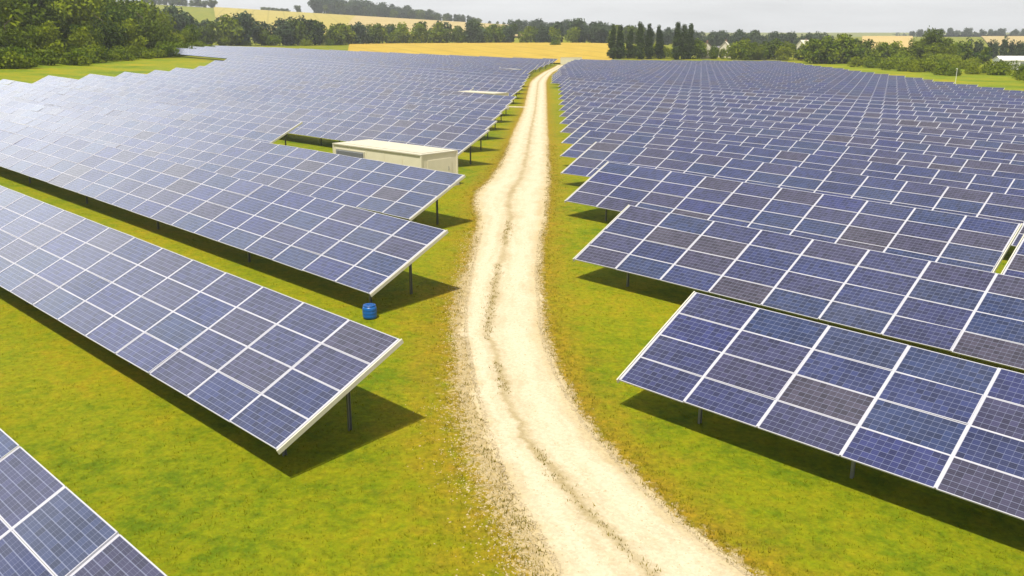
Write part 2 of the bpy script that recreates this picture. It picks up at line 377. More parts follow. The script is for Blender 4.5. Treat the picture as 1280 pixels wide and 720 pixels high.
def graded(a, b, fine_a, fine_b, st, gr):
    v = [fine_a]
    while v[-1] < fine_b: v.append(v[-1]+st)
    s = st
    up = [v[-1]]
    while up[-1] < b: s *= gr; up.append(up[-1]+s)
    s = st; dn = [fine_a]
    while dn[-1] > a: s *= gr; dn.append(dn[-1]-s)
    return dn[:0:-1]+v+up[1:]
xs = graded(-2600, 3200, -8, 10, .4, 1.05); ys = graded(-60, 4600, -8, 70, .9, 1.035)
gv = []; dry = []; sand = []
for y in ys:
    l, r_ = track_edges(y) if -5 < y < 384 else (9999, 9999)
    for x in xs:
        gv.append((x, y, ground(x, y)))
        if l < 9000:
            d = max(l-x, x-r_)
            wide = 2.2 if x < l and y < 34 else 1.4
            dry.append(math.exp(-max(0, d)/wide))
            ws = (.95 if x < l and y < 25 else .6 if x < l and y < 36 else .28)
            sand.append(math.exp(-max(0, d)/ws))
        else: dry.append(0); sand.append(0)
nx = len(xs)
gf = [(j*nx+i, j*nx+i+1, (j+1)*nx+i+1, (j+1)*nx+i) for j in range(len(ys)-1) for i in range(nx-1)]
gr_o = mesh_obj('ground', gv, gf, M_GRASS, fattr={'dry': dry, 'sand': sand}, smooth=True)
tag(gr_o, kind='structure')

def sheet(name, corners, material, nu=24, nv=24, off=.25, rag=0, seed=1):
    rnd = random.Random(seed); V = []; F = []
    a, b, c, d = corners
    for j in range(nv+1):
        for i in range(nu+1):
            u, v = i/nu, j/nv
            x = (a[0]*(1-u)+b[0]*u)*(1-v)+(d[0]*(1-u)+c[0]*u)*v
            y = (a[1]*(1-u)+b[1]*u)*(1-v)+(d[1]*(1-u)+c[1]*u)*v
            if i in (0, nu) or j in (0, nv): x += rnd.uniform(-rag, rag); y += rnd.uniform(-rag, rag)
            V.append((x, y, ground(x, y)+off))
    F = [(j*(nu+1)+i, j*(nu+1)+i+1, (j+1)*(nu+1)+i+1, (j+1)*(nu+1)+i) for j in range(nv) for i in range(nu)]
    o = mesh_obj(name, V, F, material, smooth=True); tag(o, kind='structure'); return o
sheet('crop_field', [(-72,398), (44,398), (76,705), (-122,690)], M_GOLD, 30, 30, .45)
sheet('hill_field', [(-288,900), (-170,900), (-250,1500), (-484,1500)], M_HILL, 30, 30, 1.5)
sheet('hill_field', [(-170,900), (40,900), (10,1500), (-250,1500)], M_STRAW, 30, 30, 1.5)
sheet('hill_field', [(276,720), (316,720), (655,1500), (572,1500)], M_CORN, 20, 20, 1.5)
sheet('hill_field', [(470,900), (640,900), (900,1450), (740,1450)], M_STRAW, 20, 20, 1.5)
sheet('hill_field', [(700,1500), (1100,1500), (1900,3000), (1350,3000)], M_LEA, 20, 20, 3)
sheet('grass_bank', [(98.5,60), (260,60), (260,420), (112,420)], M_BANK, 40, 60, .05)
sheet('grass_bank', [(-170,70), (-59,70), (-58,250), (-170,300)], M_BANK, 40, 60, .05)

# gravel track: ragged real edges, draped 3 cm above the grass
rnd = random.Random(5)
def fbm(t, seed):
    return sum(math.sin(t*f*1.0+seed*7.1+f*3.3)*a for f, a in ((.9,.5), (2.3,.4), (5.1,.3), (11.7,.22), (23.,.15), (41.,.10)))
TV = []; TF = []; TU = []
yy = 12.0; rows_t = []
while yy < 383:
    rows_t.append(yy); yy += .10+.0035*max(0, yy-14)
CR = [(15,.5), (16.7,.44), (18,.42), (20.7,.34), (24,.33), (28,.29), (36,.42), (60,.5), (400,.5)]
for y in rows_t:
    l, r_ = track_edges(y)
    l += fbm(y, 1)*.10*(1+.5*(y < 32)) - .05+rnd.uniform(-.06, .06); r_ += fbm(y, 2)*.09+.05+rnd.uniform(-.05, .05)
    ce = interp([(b_, a_) for a_, b_ in CR], y)
    for i in range(9):
        t = i/8
        x = l+(r_-l)*t
        TV.append((x, y, ground(x, y)+.03-.015*(t in (0, 1))))
        TU.append((.5*t/ce if t < ce else .5+.5*(t-ce)/(1-ce), y))
nt_ = len(rows_t)
TF = [(j*9+i, j*9+i+1, (j+1)*9+i+1, (j+1)*9+i) for j in range(nt_-1) for i in range(8)]
tr_o = mesh_obj('gravel_track', TV, TF, M_TRACK, uvs=[TU[v] for f in TF for v in f], smooth=True); tag(tr_o, kind='structure')
# spur of gravel running to the transformer cabin
def patch(name, cx_, cy_, rx, ry, seed, ang=0):
    V = [(cx_, cy_, ground(cx_, cy_)+.034)]; n = 48
    for i in range(n):
        t = 2*math.pi*i/n; k = 1+.10*fbm(i*.9, seed)
        dx, dy = rx*k*math.cos(t), ry*k*math.sin(t)
        x = cx_+dx*math.cos(ang)-dy*math.sin(ang); y = cy_+dx*math.sin(ang)+dy*math.cos(ang)
        V.append((x, y, ground(x, y)+.034))
    F = [(0, 1+i, 1+(i+1) % n) for i in range(n)]
    o = mesh_obj(name, V, F, M_TRACK, uvs=[(.27, 0)]*(3*n)); tag(o, kind='structure')
patch('gravel_apron', 1.0, 141, 2.4, .8, 4, .1)

# ------------------------------------------------------------------ solar panel rows
TILT = R(25.1)
PW, PH = 2.07, 1.01            # pitch along the row / up the slope
def module_mesh():
    b = MB(); w, h, f, d = MW, MH, .021, .04
    o = [(0,0,0), (w,0,0), (w,h,0), (0,h,0)]; i_ = [(f,f,0), (w-f,f,0), (w-f,h-f,0), (f,h-f,0)]
    g_ = [(x, y, -.006) for x, y, z in i_]; lo = [(x, y, -d) for x, y, z in o]
    b.add(o+i_+g_+lo, [(0,1,5,4), (1,2,6,5), (2,3,7,6), (3,0,4,7), (4,5,9,8), (5,6,10,9), (6,7,11,10), (7,4,8,11), (1,0,12,13), (2,1,13,14), (3,2,14,15), (0,3,15,12)], 0)
    b.add(g_, [(0,1,2,3)], 1)
    b.add([(x, y, -d+.002) for x, y, z in o], [(3,2,1,0)], 2)
    me = bpy.data.meshes.new('solar_panel'); me.from_pydata(b.v, [], b.f)
    for m in (M_ALU, M_CELL, M_BACK): me.materials.append(m)
    me.polygons.foreach_set('material_index', np.asarray(b.m, np.int32))
    l = me.uv_layers.new(name='UVMap')
    l.data.foreach_set('uv', np.asarray([b.v[v][:2] for f_ in b.f for v in f_], np.float32).ravel()); me.update()
    return me
ME_MODULE = module_mesh()
def post_mesh(h):
    b = MB()                                     # C-section driven post
    b.box(-.035, -.045, -.5, .035, -.037, h); b.box(-.035, .037, -.5, .035, .045, h); b.box(-.035, -.037, -.5, -.027, .037, h)
    me = b.mesh('post', [M_STEEL]); return me
ME_POST = {}
up = Vector((0, 0, 1))
def row_frame(c, s):
    """point on the top edge of row c at distance s along it, plus local axes"""
    def base(ss):
        x, y = NX*(c-1.83)+UX*ss, NY*(c-1.83)+UY*ss
        return ground(x, y)
    z = base(s)+.84+4.04*math.sin(TILT)
    p = Vector((NX*c+UX*s, NY*c+UY*s, z))
    dz = (base(s+2)-base(s-2))/4
    u = Vector((UX, UY, dz)).normalized()
    v0 = Vector((-NX*math.cos(TILT), -NY*math.cos(TILT), -math.sin(TILT)))
    v = (v0-u*u.dot(v0)).normalized()
    return p, u, v, v.cross(u)*-1 if v.cross(u).z < 0 else v.cross(u)
P0 = R(15.94)
def proj(p):
    z = p[2]-10; D = p[1]*math.cos(P0)-z*math.sin(P0)
    if D < .5: return None
    return 640+1103*p[0]/D, 360+1103*(-(z*math.cos(P0)+p[1]*math.sin(P0)))/D, D

rr = random.Random(11)
def build_row(c, s_end, sg, ncol, label, group, detail, first_gap=0):
    """s_end: end beside the track; sg: +1 row runs to the right, -1 to the left; detail 2: own panels and posts, 1: own panels, 0: distant"""
    p0, u0, v0, w0 = row_frame(c, s_end)
    foot = p0+v0*2.0; base = Vector((foot.x, foot.y, ground(foot.x, foot.y)))
    root = empty('solar_panel_row', base); tag(root, label, 'solar panels', group)
    # the modules the picture shows largest get objects of their own
    cells = []
    for i in range(ncol):
        sc = s_end+sg*i*PW
        p, u, v, w = row_frame(c, sc+sg*PW/2)
        pr = proj(p+v*2)
        a = p-u*(PW/2)+u*((PW-MW)/2)
        vis = 0 if pr is None or not (-60 < pr[0] < 1340 and pr[1] < 800) else 1/pr[2]
        for j in range(4):
            cells.append((vis, i, j, a+v*(j*PH+(PH-MH)/2), u, v, w))
    own = set()
    if detail:
        o_ = sorted(range(len(cells)), key=lambda q: -cells[q][0])
        own = set(q for q in o_[:100] if cells[q][0] > 0)
    QV = []; QU = []; QM = []; QR = []
    for q, (vis, i, j, a, u, v, w) in enumerate(cells):
        wj = w
        if detail == 2:              # modules are never perfectly coplanar
            t = rr.gauss(0, .006); t2 = rr.gauss(0, .006)
            u_ = (u+w*t).normalized(); v_ = (v+w*t2); v_ = (v_-u_*u_.dot(v_)).normalized()
        else: u_, v_ = u, v
        wj = u_.cross(v_)
        if wj.z < 0: wj = -wj
        if q in own:
            o = bpy.data.objects.new('solar_panel', ME_MODULE)
            m = Matrix((u_, v_, -wj)).transposed().to_4x4() if False else Matrix(((u_.x, v_.x, wj.x), (u_.y, v_.y, wj.y), (u_.z, v_.z, wj.z))).to_4x4()
            m.translation = a-base+wj*.045
            o.parent = root; o.matrix_local = m
            COL.objects.link(o)
        else:
            f = .021; k = .045
            r = rr.random()
            b = a+wj*k
            for zz, mi in ((0, 0), (.003, 1)):
                e = f if mi else 0
                QV += [b+u_*e+v_*e+wj*zz, b+u_*(MW-e)+v_*e+wj*zz, b+u_*(MW-e)+v_*(MH-e)+wj*zz, b+u_*e+v_*(MH-e)+wj*zz]
                QU += [(e, e), (MW-e, e), (MW-e, MH-e), (e, MH-e)]; QM.append(mi); QR.append(r)
    if QV:
        QV = [tuple(p-base) for p in QV]
        me = quads_mesh('solar_panels', np.array(QV), len(QM), None)
        o = fin(me, 'solar_panels', [M_ALU, M_CELL], root, QM, QU, {'rnd': QR})
        tag(o, kind='stuff')
    # rails: under-deck purlins (white strips in the joints), rafters
    b = MB()
    step = 6 if detail else 10
    i = 0
    while i < ncol:
        n = min(step, ncol-i)
        sa, sb = s_end+sg*i*PW, s_end+sg*(i+n)*PW
        if sg < 0: sa, sb = sb, sa
        pa, u, v, w = row_frame(c, sa); pb, u2, v2, w2 = row_frame(c, sb)
        e = .012 if i+n >= ncol or i == 0 else 0
        for tv in (.35, 1.55, 2.5, 3.65):
            b.frame_box(pa+v*tv-w*.10-base+(pb-pa).normalized()*e, (pb-pa)-(pb-pa).normalized()*2*e, v*.06, w*.085)
        i += n
    for i in range(0, ncol+1) if detail else ():          # cap strip under each column joint
        ex = (.05 if i == 0 else -.05 if i == ncol else 0)*sg
        p, u, v, w = row_frame(c, s_end+sg*i*PW+ex)
        b.frame_box(p-u*.034+v*.01-w*.012-base, u*.068, v*4.0, w*.059)
    b.build('support_frame', M_ALU, root)
    # cream end rails
    ends = [(s_end, sg), (s_end+sg*ncol*PW, -sg)]
    for se, d in ends:
        p, u, v, w = row_frame(c, se)
        t = MB(); t.frame_box(p-u*(d*.045)-v*.02-w*.075-base, u*(d*.04), v*4.09, w*.125); t.build('end_rail', M_TRIM, root)
    # posts, front (low) and rear (tall), every second column
    cols_p = range(0, ncol, 2 if sg > 0 else 4) if detail == 2 else ((0, ncol-1) if not detail else list(range(0, min(ncol, 16), 2))+[ncol-1])
    for i in cols_p:
        s_ = s_end+sg*(i+(.55 if sg < 0 else 1.0))*PW
        p, u, v, w = row_frame(c, s_)
        for tv in (.95, 3.1):
            q = p+v*tv; gz = ground(q.x, q.y)
            h = round(q.z-.06-gz, 1)+.02
            if h not in ME_POST: ME_POST[h] = post_mesh(h)
            o = bpy.data.objects.new('post', ME_POST[h]); o.parent = root
            o.location = (q.x-base.x, q.y-base.y, gz-base.z); o.rotation_euler = (0, 0, math.atan2(UY, UX)); COL.objects.link(o)
        if detail == 2:
            t = MB(); t.frame_box(p+v*.5-u*.025-w*.17-base, u*.05, v*2.9, w*.07); t.build('rafter', M_STEEL, root)
    return root

ORD = ['first','second','third','fourth','fifth','sixth','seventh','eighth','ninth','tenth','eleventh','twelfth','thirteenth','fourteenth','fifteenth','sixteenth','seventeenth','eighteenth','nineteenth','twentieth','twenty-first','twenty-second','twenty-third','twenty-fourth','twenty-fifth','twenty-sixth','twenty-seventh','twenty-eighth','twenty-ninth','thirtieth','thirty-first','thirty-second','thirty-third','thirty-fourth','thirty-fifth','thirty-sixth','thirty-seventh','thirty-eighth','thirty-ninth','fortieth','forty-first','forty-second']
C0, DC = 13.38, 8.72
def s_at_x(c, x):      # distance along row c where the top edge crosses x
    return (x-NX*c)/UX
def xy(c, s): return NX*c+UX*s, NY*c+UY*s
LX = {-1: -1.52, 0: -2.77, 1: -2.45, 2: -2.4, 3: -16.2, 4: -1.75, 5: -1.35, 6: -1.05}
RX = {1: 5.43, 2: 5.04, 3: 5.35, 4: 5.75, 5: 6.3, 6: 7.0, 7: 7.5}
def right_limit(y): return 97+(y-171)*.0745 if y > 171 else 97
def left_limit(y): return -64 if y < 200 else -71 if y < 262 else -150
L_SPECIAL = {-1: 'solar panel row cut off by the bottom left corner, nearest of all',
             0: 'nearest left-hand solar panel row whose whole track end and big shadow show',
             1: 'left-hand solar panel row with the blue drum under its low corner',
             2: 'left-hand solar panel row just in front of the cream cabin',
             3: 'shortened solar panel row stopping just left of the cream cabin',
             4: 'left-hand solar panel row directly behind the cream cabin'}
R_SPECIAL = {1: 'nearest right-hand solar panel row, large panels, crossing the lower right corner',
             2: 'second solar panel row from the bottom on the right of the track'}
SHORT = {10: 7.2, 18: 7.0}       # rows cut short for the far cabins (metres back from the verge)
for k in range(-1, 33):
    c = C0+DC*k+(.1 if k < 0 else 0)
    y0 = (c-NX*0)/NY
    x0 = LX.get(k, None)
    if x0 is None:
        x0 = track_edges(min(y0, 383))[0]-.6
        x0 = track_edges(min((c-NX*x0)/NY, 383))[0]-.6
    s0 = s_at_x(c, x0)
    if k > 6:                                    # the column joints step half a module from row to row
        st_ = s_prev-3.55*PW
        s0 = st_+math.floor((s0-st_)/PW+.5)*PW
    s_prev = s0
    if k in SHORT: s0 -= SHORT[k]/UX
    if xy(c, s0)[1] > 382: continue
    n = 0
    while True:
        x, y = xy(c, s0-(n+1)*PW)
        if y > 388 or x < left_limit(y) or x < -.60*(y*.9616+2.7)-12: break
        n += 1
    if n < 2: continue
    lab = L_SPECIAL.get(k) or ('solar panel row left of the gravel track, %s counting up from the bottom' % ORD[k+1])
    build_row(c, s0, -1, n, lab, 'solar panel rows left of the track', 2 if k <= 6 else 1 if k <= 13 else 0)
for k in range(1, 45):
    c = C0+DC*k
    x0 = RX.get(k, None)
    if x0 is None:
        x0 = 8.0
        for _ in range(3):
            x0 = track_edges(min((c-NX*x0)/NY, 383))[1]+4.3
    s0 = s_at_x(c, x0)
    if k > 7:
        st_ = s_prev-3.55*PW
        s0 = st_+round((s0-st_)/PW)*PW
    s_prev = s0
    if xy(c, s0)[1] > 384:                       # rows past the track's far bend start at the crop field edge
        s0 = (384-NY*c)/UY
    n = 0
    while n < 95:
        x, y = xy(c, s0+(n+1)*PW)
        if x > right_limit(y) or x > .60*(max(y, 0)*.9616+2.7)+9 or y < 3: break
        n += 1
    if n < 2: continue
    det = 2 if k <= 6 else 1 if k <= 14 else 0
    if k == 3 and n > 12:                        # a gap with a double cream edge after ten columns
        build_row(c, s0, 1, 10, 'third solar panel row right of the track, ending at a narrow gap', 'solar panel rows right of the track', det)
        build_row(c, s0+10*PW+.34, 1, n-10, 'solar panel row starting beyond the narrow gap at the right picture edge', 'solar panel rows right of the track', det)
        continue
    lab = R_SPECIAL.get(k) or ('solar panel row right of the gravel track, %s counting up from the bottom' % ORD[k-1])
    build_row(c, s0, 1, n, lab, 'solar panel rows right of the track', det)

# ------------------------------------------------------------------ cabins, drum, mast, houses
M_CREAM = plain('cream_paint', (.64,.60,.45), .6, 0, .12, 1.3)
M_CREAM2 = plain('cream_roof', (.48,.45,.35), .75, 0, .16, 1.2)
M_VENT = plain('grey_louvre', (.20,.21,.22), .5, .2, .1)
M_WHITE = plain('white_roofing', (.78,.77,.74), .6, 0, .06, 1)
M_CONC = plain('concrete_plinth', (.38,.36,.32), .9, 0, .15, 3)
def cabin(x, y, L, W, H, label, vents=True, ang=None):
    """x,y = near right corner of the long front; long axis runs back along the rows"""
    a = math.atan2(UY, UX) if ang is None else ang
    gz = min(ground(x, y), ground(x-UX*L, y-UY*L))
    root = empty('transformer_cabin', (x, y, gz), a); tag(root, label, 'cabin')
    b = MB(); b.box(-L-.1, -.1, -.6, .1, W+.1, .12); b.build('plinth', M_CONC, root)
    b = MB(); b.box(-L, 0, .12, 0, W, H)
    for i in range(1, 5):                        # corrugation seams and corner posts
        b.box(-L*i/5-.02, -.025, .14, -L*i/5+.02, -.002, H-.02)
    for px, py in ((-L, 0), (0, 0), (0, W), (-L, W)):
        b.box(px-.05, py-.05, .121, px+.05, py+.05, H-.001)
    b.build('walls', M_CREAM, root)
    b = MB(); b.box(-L-.05, -.07, H+.002, .05, W+.05, H+.07); b.box(-L+.3, .35, H+.072, -.3, W-.35, H+.10); b.build('roof', M_CREAM2, root)
    if vents:
        d = MB(); d.box(-L+.25, -.045, .25, -L*.62, -.004, H-.25); d.build('door', M_CREAM2, root)
        d = MB()
        for i in range(7): d.frame_box((-L+.35, -.085, H-.75+i*.06), (L*.38-.5, 0, 0), (0, .036, .03), (0, 0, .02))
        d.box(-L+.33, -.052, H-.78, -L*.62-.13, -.046, H-.30)
        d.build('louvre', M_VENT, root)
        d = MB(); d.box(.004, .5, .25, .045, W-.5, H-.35); d.build('door', M_CREAM, root)
        d = MB(); d.tube((.05, W-.75, 1.0), (.05, W-.75, 1.25), .02); d.tube((.02, W-.75, 1.0), (.05, W-.75, 1.0), .015); d.tube((.02, W-.75, 1.25), (.05, W-.75, 1.25), .015); d.build('handle', M_STEEL, root)
    return root
cabin(-5.55, 54.0, 8.9, 3.0, 2.12, 'long cream metal cabin with grey louvre standing between the left panel rows')
cabin(-2.6, 134, 8.2, 3.0, 2.35, 'smaller far white roofed cabin between left rows beside the track')
cabin(.2, 228, 7.5, 3.0, 2.3, 'tiny white roofed cabin near the far bend of the track', False)
cabin(30, 391, 9, 3.0, 3.0, 'tiny pale cabin at the far edge against the golden crop field', False, 0)

M_BLUE = plain('blue_plastic', (.006,.10,.36), .35, 0, .12, 4)
M_BLUE2 = plain('blue_lid', (.004,.07,.27), .4, 0, .1, 4)
dx, dy = -5.03, 29.75
drum = empty('plastic_drum', (dx, dy, ground(dx, dy))); drum.scale = (.86, .86, .70); tag(drum, 'bright blue plastic drum standing on the grass under a panel corner', 'drum')
b = MB(); b.lathe([(.23,0), (.27,.03), (.285,.12), (.29,.22), (.285,.235), (.29,.25), (.297,.40), (.29,.415), (.297,.43), (.285,.58), (.25,.66)], n=24); b.build('drum_body', M_BLUE, drum, smooth=True)
b = MB(); b.lathe([(.252,.655), (.262,.66), (.262,.70), (.24,.715), (.10,.715), (.09,.70)], n=24); b.build('lid', M_BLUE2, drum, smooth=True)

px_, py_ = 110.5, 225.5
mast = empty('camera_mast', (px_, py_, ground(px_, py_))); tag(mast, 'thin pale pole standing on the bright grass bank beyond the right field edge', 'pole')
b = MB(); b.tube((0,0,-.4), (0,0,4.6), .06, .045, 10); b.build('pole', M_WHITE, mast)
b = MB(); b.tube((0,0,-.1), (0,0,.12), .22, .2, 10); b.build('base', M_CONC, mast)
b = MB(); b.box(-.2, -.08, 4.605, .12, .08, 4.76); b.tube((-.205,0,4.68), (-.3,0,4.67), .05, .06, 10); b.build('camera_head', M_WHITE, mast)

M_WALL = plain('pale_render', (.62,.58,.47), .85, 0, .08, .6)
M_TILE = plain('roof_tiles', (.22,.13,.09), .85, 0, .2, 1.5)
M_SLATE = plain('slate_roof', (.16,.16,.17), .7, 0, .15, 1.5)
M_GLASS = plain('window_glass', (.03,.035,.04), .1, 0, .1)
def house(x, y, L, W, H, rh, ang, label, roofmat, wallmat=None):
    root = empty('house', (x, y, ground(x, y)), ang); tag(root, label, 'house')
    b = MB(); b.box(-L/2, -W/2, -1.5, L/2, W/2, H)
    b.add([(-L/2,-W/2,H), (-L/2,W/2,H), (-L/2,0,H+rh-.12), (L/2,-W/2,H), (L/2,W/2,H), (L/2,0,H+rh-.12)], [(0,2,1), (3,4,5)])
    b.build('wall', wallmat or M_WALL, root)
    r = MB(); e = .35
    for s in (-1, 1):
        o = Vector((-L/2-e, s*(W/2+e), H-.18)); rid = Vector((-L/2-e, 0, H+rh))
        r.frame_box(o, (L+2*e, 0, 0), rid-o, (0, 0, .16))
    ro = r.build('roof', roofmat, root)
    c = MB(); c.box(L*.25-.4, -.35, H+rh-.6, L*.25+.4, .35, H+rh+1.0); c.build('chimney', M_TILE, ro)
    for sx in (-.3, 0, .3):
        w = MB(); w.box(L*sx-.5, -W/2-.03, H*.55, L*sx+.5, -W/2-.004, H*.55+1.2); f = w.build('window', M_GLASS, root)
        s_ = MB(); s_.box(L*sx-.6, -W/2-.12, H*.55-.1, L*sx+.6, -W/2-.004, H*.55-.01); s_.build('sill', M_WHITE, f)
    d = MB(); d.box(-L*.15-.45, -W/2-.04, 0, -L*.15+.45, -W/2-.004, 2.0); d.build('door', M_SLATE, root)
def at_px(px, y): return (px-640)/1103*(y*.9616+3.2)
house(at_px(883, 470), 470, 4.5, 6, 5.0, 3.0, R(80), 'small cream gabled house half hidden right of the poplars', M_TILE)
house(at_px(897, 492), 492, 9, 6, 3.0, 2.2, R(5), 'low pale cottage standing between two cream houses', M_SLATE)
house(at_px(906, 484), 484, 6, 7, 3.8, 4.2, R(70), 'steep roofed cream house at the far field edge among trees', M_WALL)
house(at_px(1004, 640), 640, 7, 7, 5, 3.5, R(30), 'distant pale house rising among the horizon trees', M_WALL)
# long white barn behind the right shrubs
bx, by = 199, 352
barn = empty('white_barn', (bx, by, ground(bx, by)), R(-6)); tag(barn, 'long low white barn partly hidden behind the right-hand shrubs', 'barn')
b = MB(); b.box(-11, -4, -1, 13, 4, 3.6); b.add([(-11,-4,3.6), (-11,4,3.6), (-11,0,4.9), (13,-4,3.6), (13,4,3.6), (13,0,4.9)], [(0,2,1), (3,4,5)]); b.build('wall', M_WHITE, barn)
r = MB()
for s in (-1, 1):
    o = Vector((-11.3, s*4.3, 3.55)); r.frame_box(o, (24.6, 0, 0), Vector((-11.3, 0, 5.05))-o, (0, 0, .12))
r.build('roof', M_WHITE, barn)
b = MB(); b.box(-4, -4.05, -.5, 0, -4.004, 2.9); b.build('door', M_VENT, barn)

# ------------------------------------------------------------------ trees
def crown_mesh(name, lobes, nleaf, size, material, seed, elong=1.0):
    """many small leaf-clump faces spread through uneven lobes; unit-free (metres)"""
    g = np.random.default_rng(seed)
    vol = np.array([l[3]**2 for l in lobes]); pick = g.choice(len(lobes), nleaf, p=vol/vol.sum())
    L = np.array([(l[0], l[1], l[2], l[3], l[4]) for l in lobes])[pick]
    d = g.normal(size=(nleaf, 3)); d /= np.linalg.norm(d, axis=1)[:, None]
    rad = np.where(g.random(nleaf) < .72, g.uniform(.82, 1.06, nleaf), g.uniform(.35, .85, nleaf))
    # sub-clumps: warp the radius with a few bumps
    ph = g.uniform(0, 6.28, (nleaf, 1))
    bump = 1+.13*np.sin(d[:, 0]*7+L[:, 0]*3)+.13*np.sin(d[:, 1]*8+L[:, 1]*5)+.11*np.sin(d[:, 2]*9+L[:, 2]*4)
    P = L[:, :3]+d*(rad*bump)[:, None]*np.stack([L[:, 3], L[:, 3], L[:, 4]], 1)
    keep = P[:, 2] > .15
    P = P[keep]; d = d[keep]; n = len(P)
    nrm = d*.55+g.normal(size=(n, 3))*.5+np.array([0, 0, .25]); nrm /= np.linalg.norm(nrm, axis=1)[:, None]
    t = np.cross(nrm, g.normal(size=(n, 3))); t /= np.linalg.norm(t, axis=1)[:, None]
    bt = np.cross(nrm, t)
    sz = size*g.uniform(.55, 1.3, n)[:, None]
    t = t*sz; bt = bt*sz*g.uniform(.5, .9, n)[:, None]*elong
    V = np.stack([P-t*.9-bt*.25, P-t*.2-bt*.7+nrm*sz*.12, P+t*.95+bt*.1, P+t*.05+bt*.75+nrm*sz*.1], 1).reshape(-1, 3)
    me = quads_mesh(name, V, n, None)
    me.materials.append(material)
    cl = g.random(len(lobes))[pick][keep]
    a = me.attributes.new('rnd', 'FLOAT', 'FACE'); a.data.foreach_set('value', np.clip(.65*cl+.35*g.random(n), 0, 1).astype(np.float32))
    return me
def lobes_broad(H, Wd, seed, low=.1):
    g = random.Random(seed); out_ = []
    for _ in range(15):
        z = g.uniform(low, .86); rr_ = Wd*.5*math.sin(math.pi*min(.96, max(.10, (z+.10)*.86)))**.6
        a = g.uniform(0, 6.28); q = g.uniform(.35, .75)*rr_; r_ = g.uniform(.20, .34)*Wd*(.75+.3*(1-z))
        out_.append((q*math.cos(a), q*math.sin(a), z*H, r_, r_*g.uniform(.75, 1.0)))
    out_.append((0, 0, H*.5, Wd*.3, H*.34))
    return out_
def lobes_poplar(H, Wd, seed):
    g = random.Random(seed); out_ = []
    for i in range(9):
        z = (i+.6)/9; r_ = Wd*.5*(1.0-.55*z**2)*(.65 if i == 0 else 1)
        out_.append((g.uniform(-.15, .15)*Wd, g.uniform(-.15, .15)*Wd, z*H*.93, r_, H*.09))
    return out_
def lobes_bush(H, Wd, seed):
    g = random.Random(seed)
    return [(g.uniform(-.32, .32)*Wd, g.uniform(-.32, .32)*Wd, g.uniform(.15, .65)*H, g.uniform(.2, .34)*Wd, H*g.uniform(.25, .38)) for _ in range(8)]
def trunk_mesh(H, r_, seed):
    g = random.Random(seed); b = MB(); p = Vector((0, 0, -.6)); n = 5
    for i in range(n):
        q = Vector((g.uniform(-.15, .15), g.uniform(-.15, .15), H*.75*(i+1)/n)); b.tube(p, q, r_*(1-.16*i), r_*(1-.16*(i+1)), 7); p = q
        if i > 0:
            a = g.uniform(0, 6.28); b.tube(q, q+Vector((math.cos(a)*H*.2, math.sin(a)*H*.2, H*.14)), r_*.4, r_*.1, 5)
    return b.mesh('trunk', [M_BARK])
KINDS = {}
def kind(nm, fn, H, Wd, nleaf, size, material, nvar, r_=.3):
    KINDS[nm] = [(crown_mesh('crown', fn(H, Wd, 100*i+len(nm)), nleaf, size, material, 7*i+len(nm)), trunk_mesh(H, r_, i)) for i in range(nvar)]
kind('wood_dark', lobes_broad, 18, 14, 4200, .62, L_DARK, 3, .35)
kind('wood_mid', lobes_broad, 17, 13, 4000, .60, L_MID, 3, .35)
kind('wood_bright', lobes_broad, 12, 10, 3000, .5, L_BRIGHT, 2, .25)
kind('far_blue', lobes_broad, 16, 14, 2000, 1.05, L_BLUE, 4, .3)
kind('far_mid', lobes_broad, 14, 12, 1300, 1.0, L_MID, 3, .3)
kind('far_dark', lobes_broad, 15, 13, 1300, 1.05, L_DARK, 3, .3)
kind('poplar', lobes_poplar, 20, 5.0, 3200, .58, L_POP, 3, .25)
kind('conifer', lobes_poplar, 11, 4.2, 700, .6, L_BLUE, 2, .2)
kind('bush_bright', lobes_bush, 4.2, 7.5, 1500, .36, L_BRIGHT, 3, .12)
kind('bush_mid', lobes_bush, 4.4, 7, 1500, .38, L_MID, 3, .12)
tr_rnd = random.Random(21)
def plant(k, x, y, h, label, group, name='tree', cat='tree', wide=1.0, dz=0):
    """h: scale on the kind's own height"""
    cm, tm = KINDS[k][tr_rnd.randrange(len(KINDS[k]))]
    root = empty(name, (x, y, ground(x, y)+dz), tr_rnd.uniform(0, 6.28)); tag(root, label, cat, group)
    for nm, me in (('trunk', tm), ('crown', cm)):
        o = bpy.data.objects.new(nm, me); o.parent = root; o.scale = (h*wide, h*wide, h); COL.objects.link(o)
    return root
J = lambda a: tr_rnd.uniform(-a, a)
# left wood
edge = [(-104,120), (-108,150), (-110,180), (-112,200), (-109,222), (-110,240), (-112,274), (-112,304), (-118,345), (-134,390)]
def edge_x(y): return interp(edge, y)
for rank in range(3):
    y = 128+rank*5
    while y < 392:
        x = edge_x(y)-6-rank*12+J(3)
        if rank == 0:
            kd = tr_rnd.choice(['wood_mid', 'wood_dark', 'wood_mid', 'wood_bright'])
            sc = tr_rnd.uniform(.55, .85)
        else:
            kd = tr_rnd.choice(['wood_dark', 'wood_mid']); sc = tr_rnd.uniform(.9, 1.3)
        fade = 1.08-.28*sst(310, 390, y)
        lab = {'wood_mid': 'rounded mid green tree in the dense wood at upper left', 'wood_dark': 'tall dark green tree in the dense wood at upper left', 'wood_bright': 'yellow green broad tree at the edge of the upper left wood'}[kd]
        plant(kd, x, y+J(3), sc*fade, lab, 'trees of the upper left wood')
        y += tr_rnd.uniform(11, 15)
y = 135
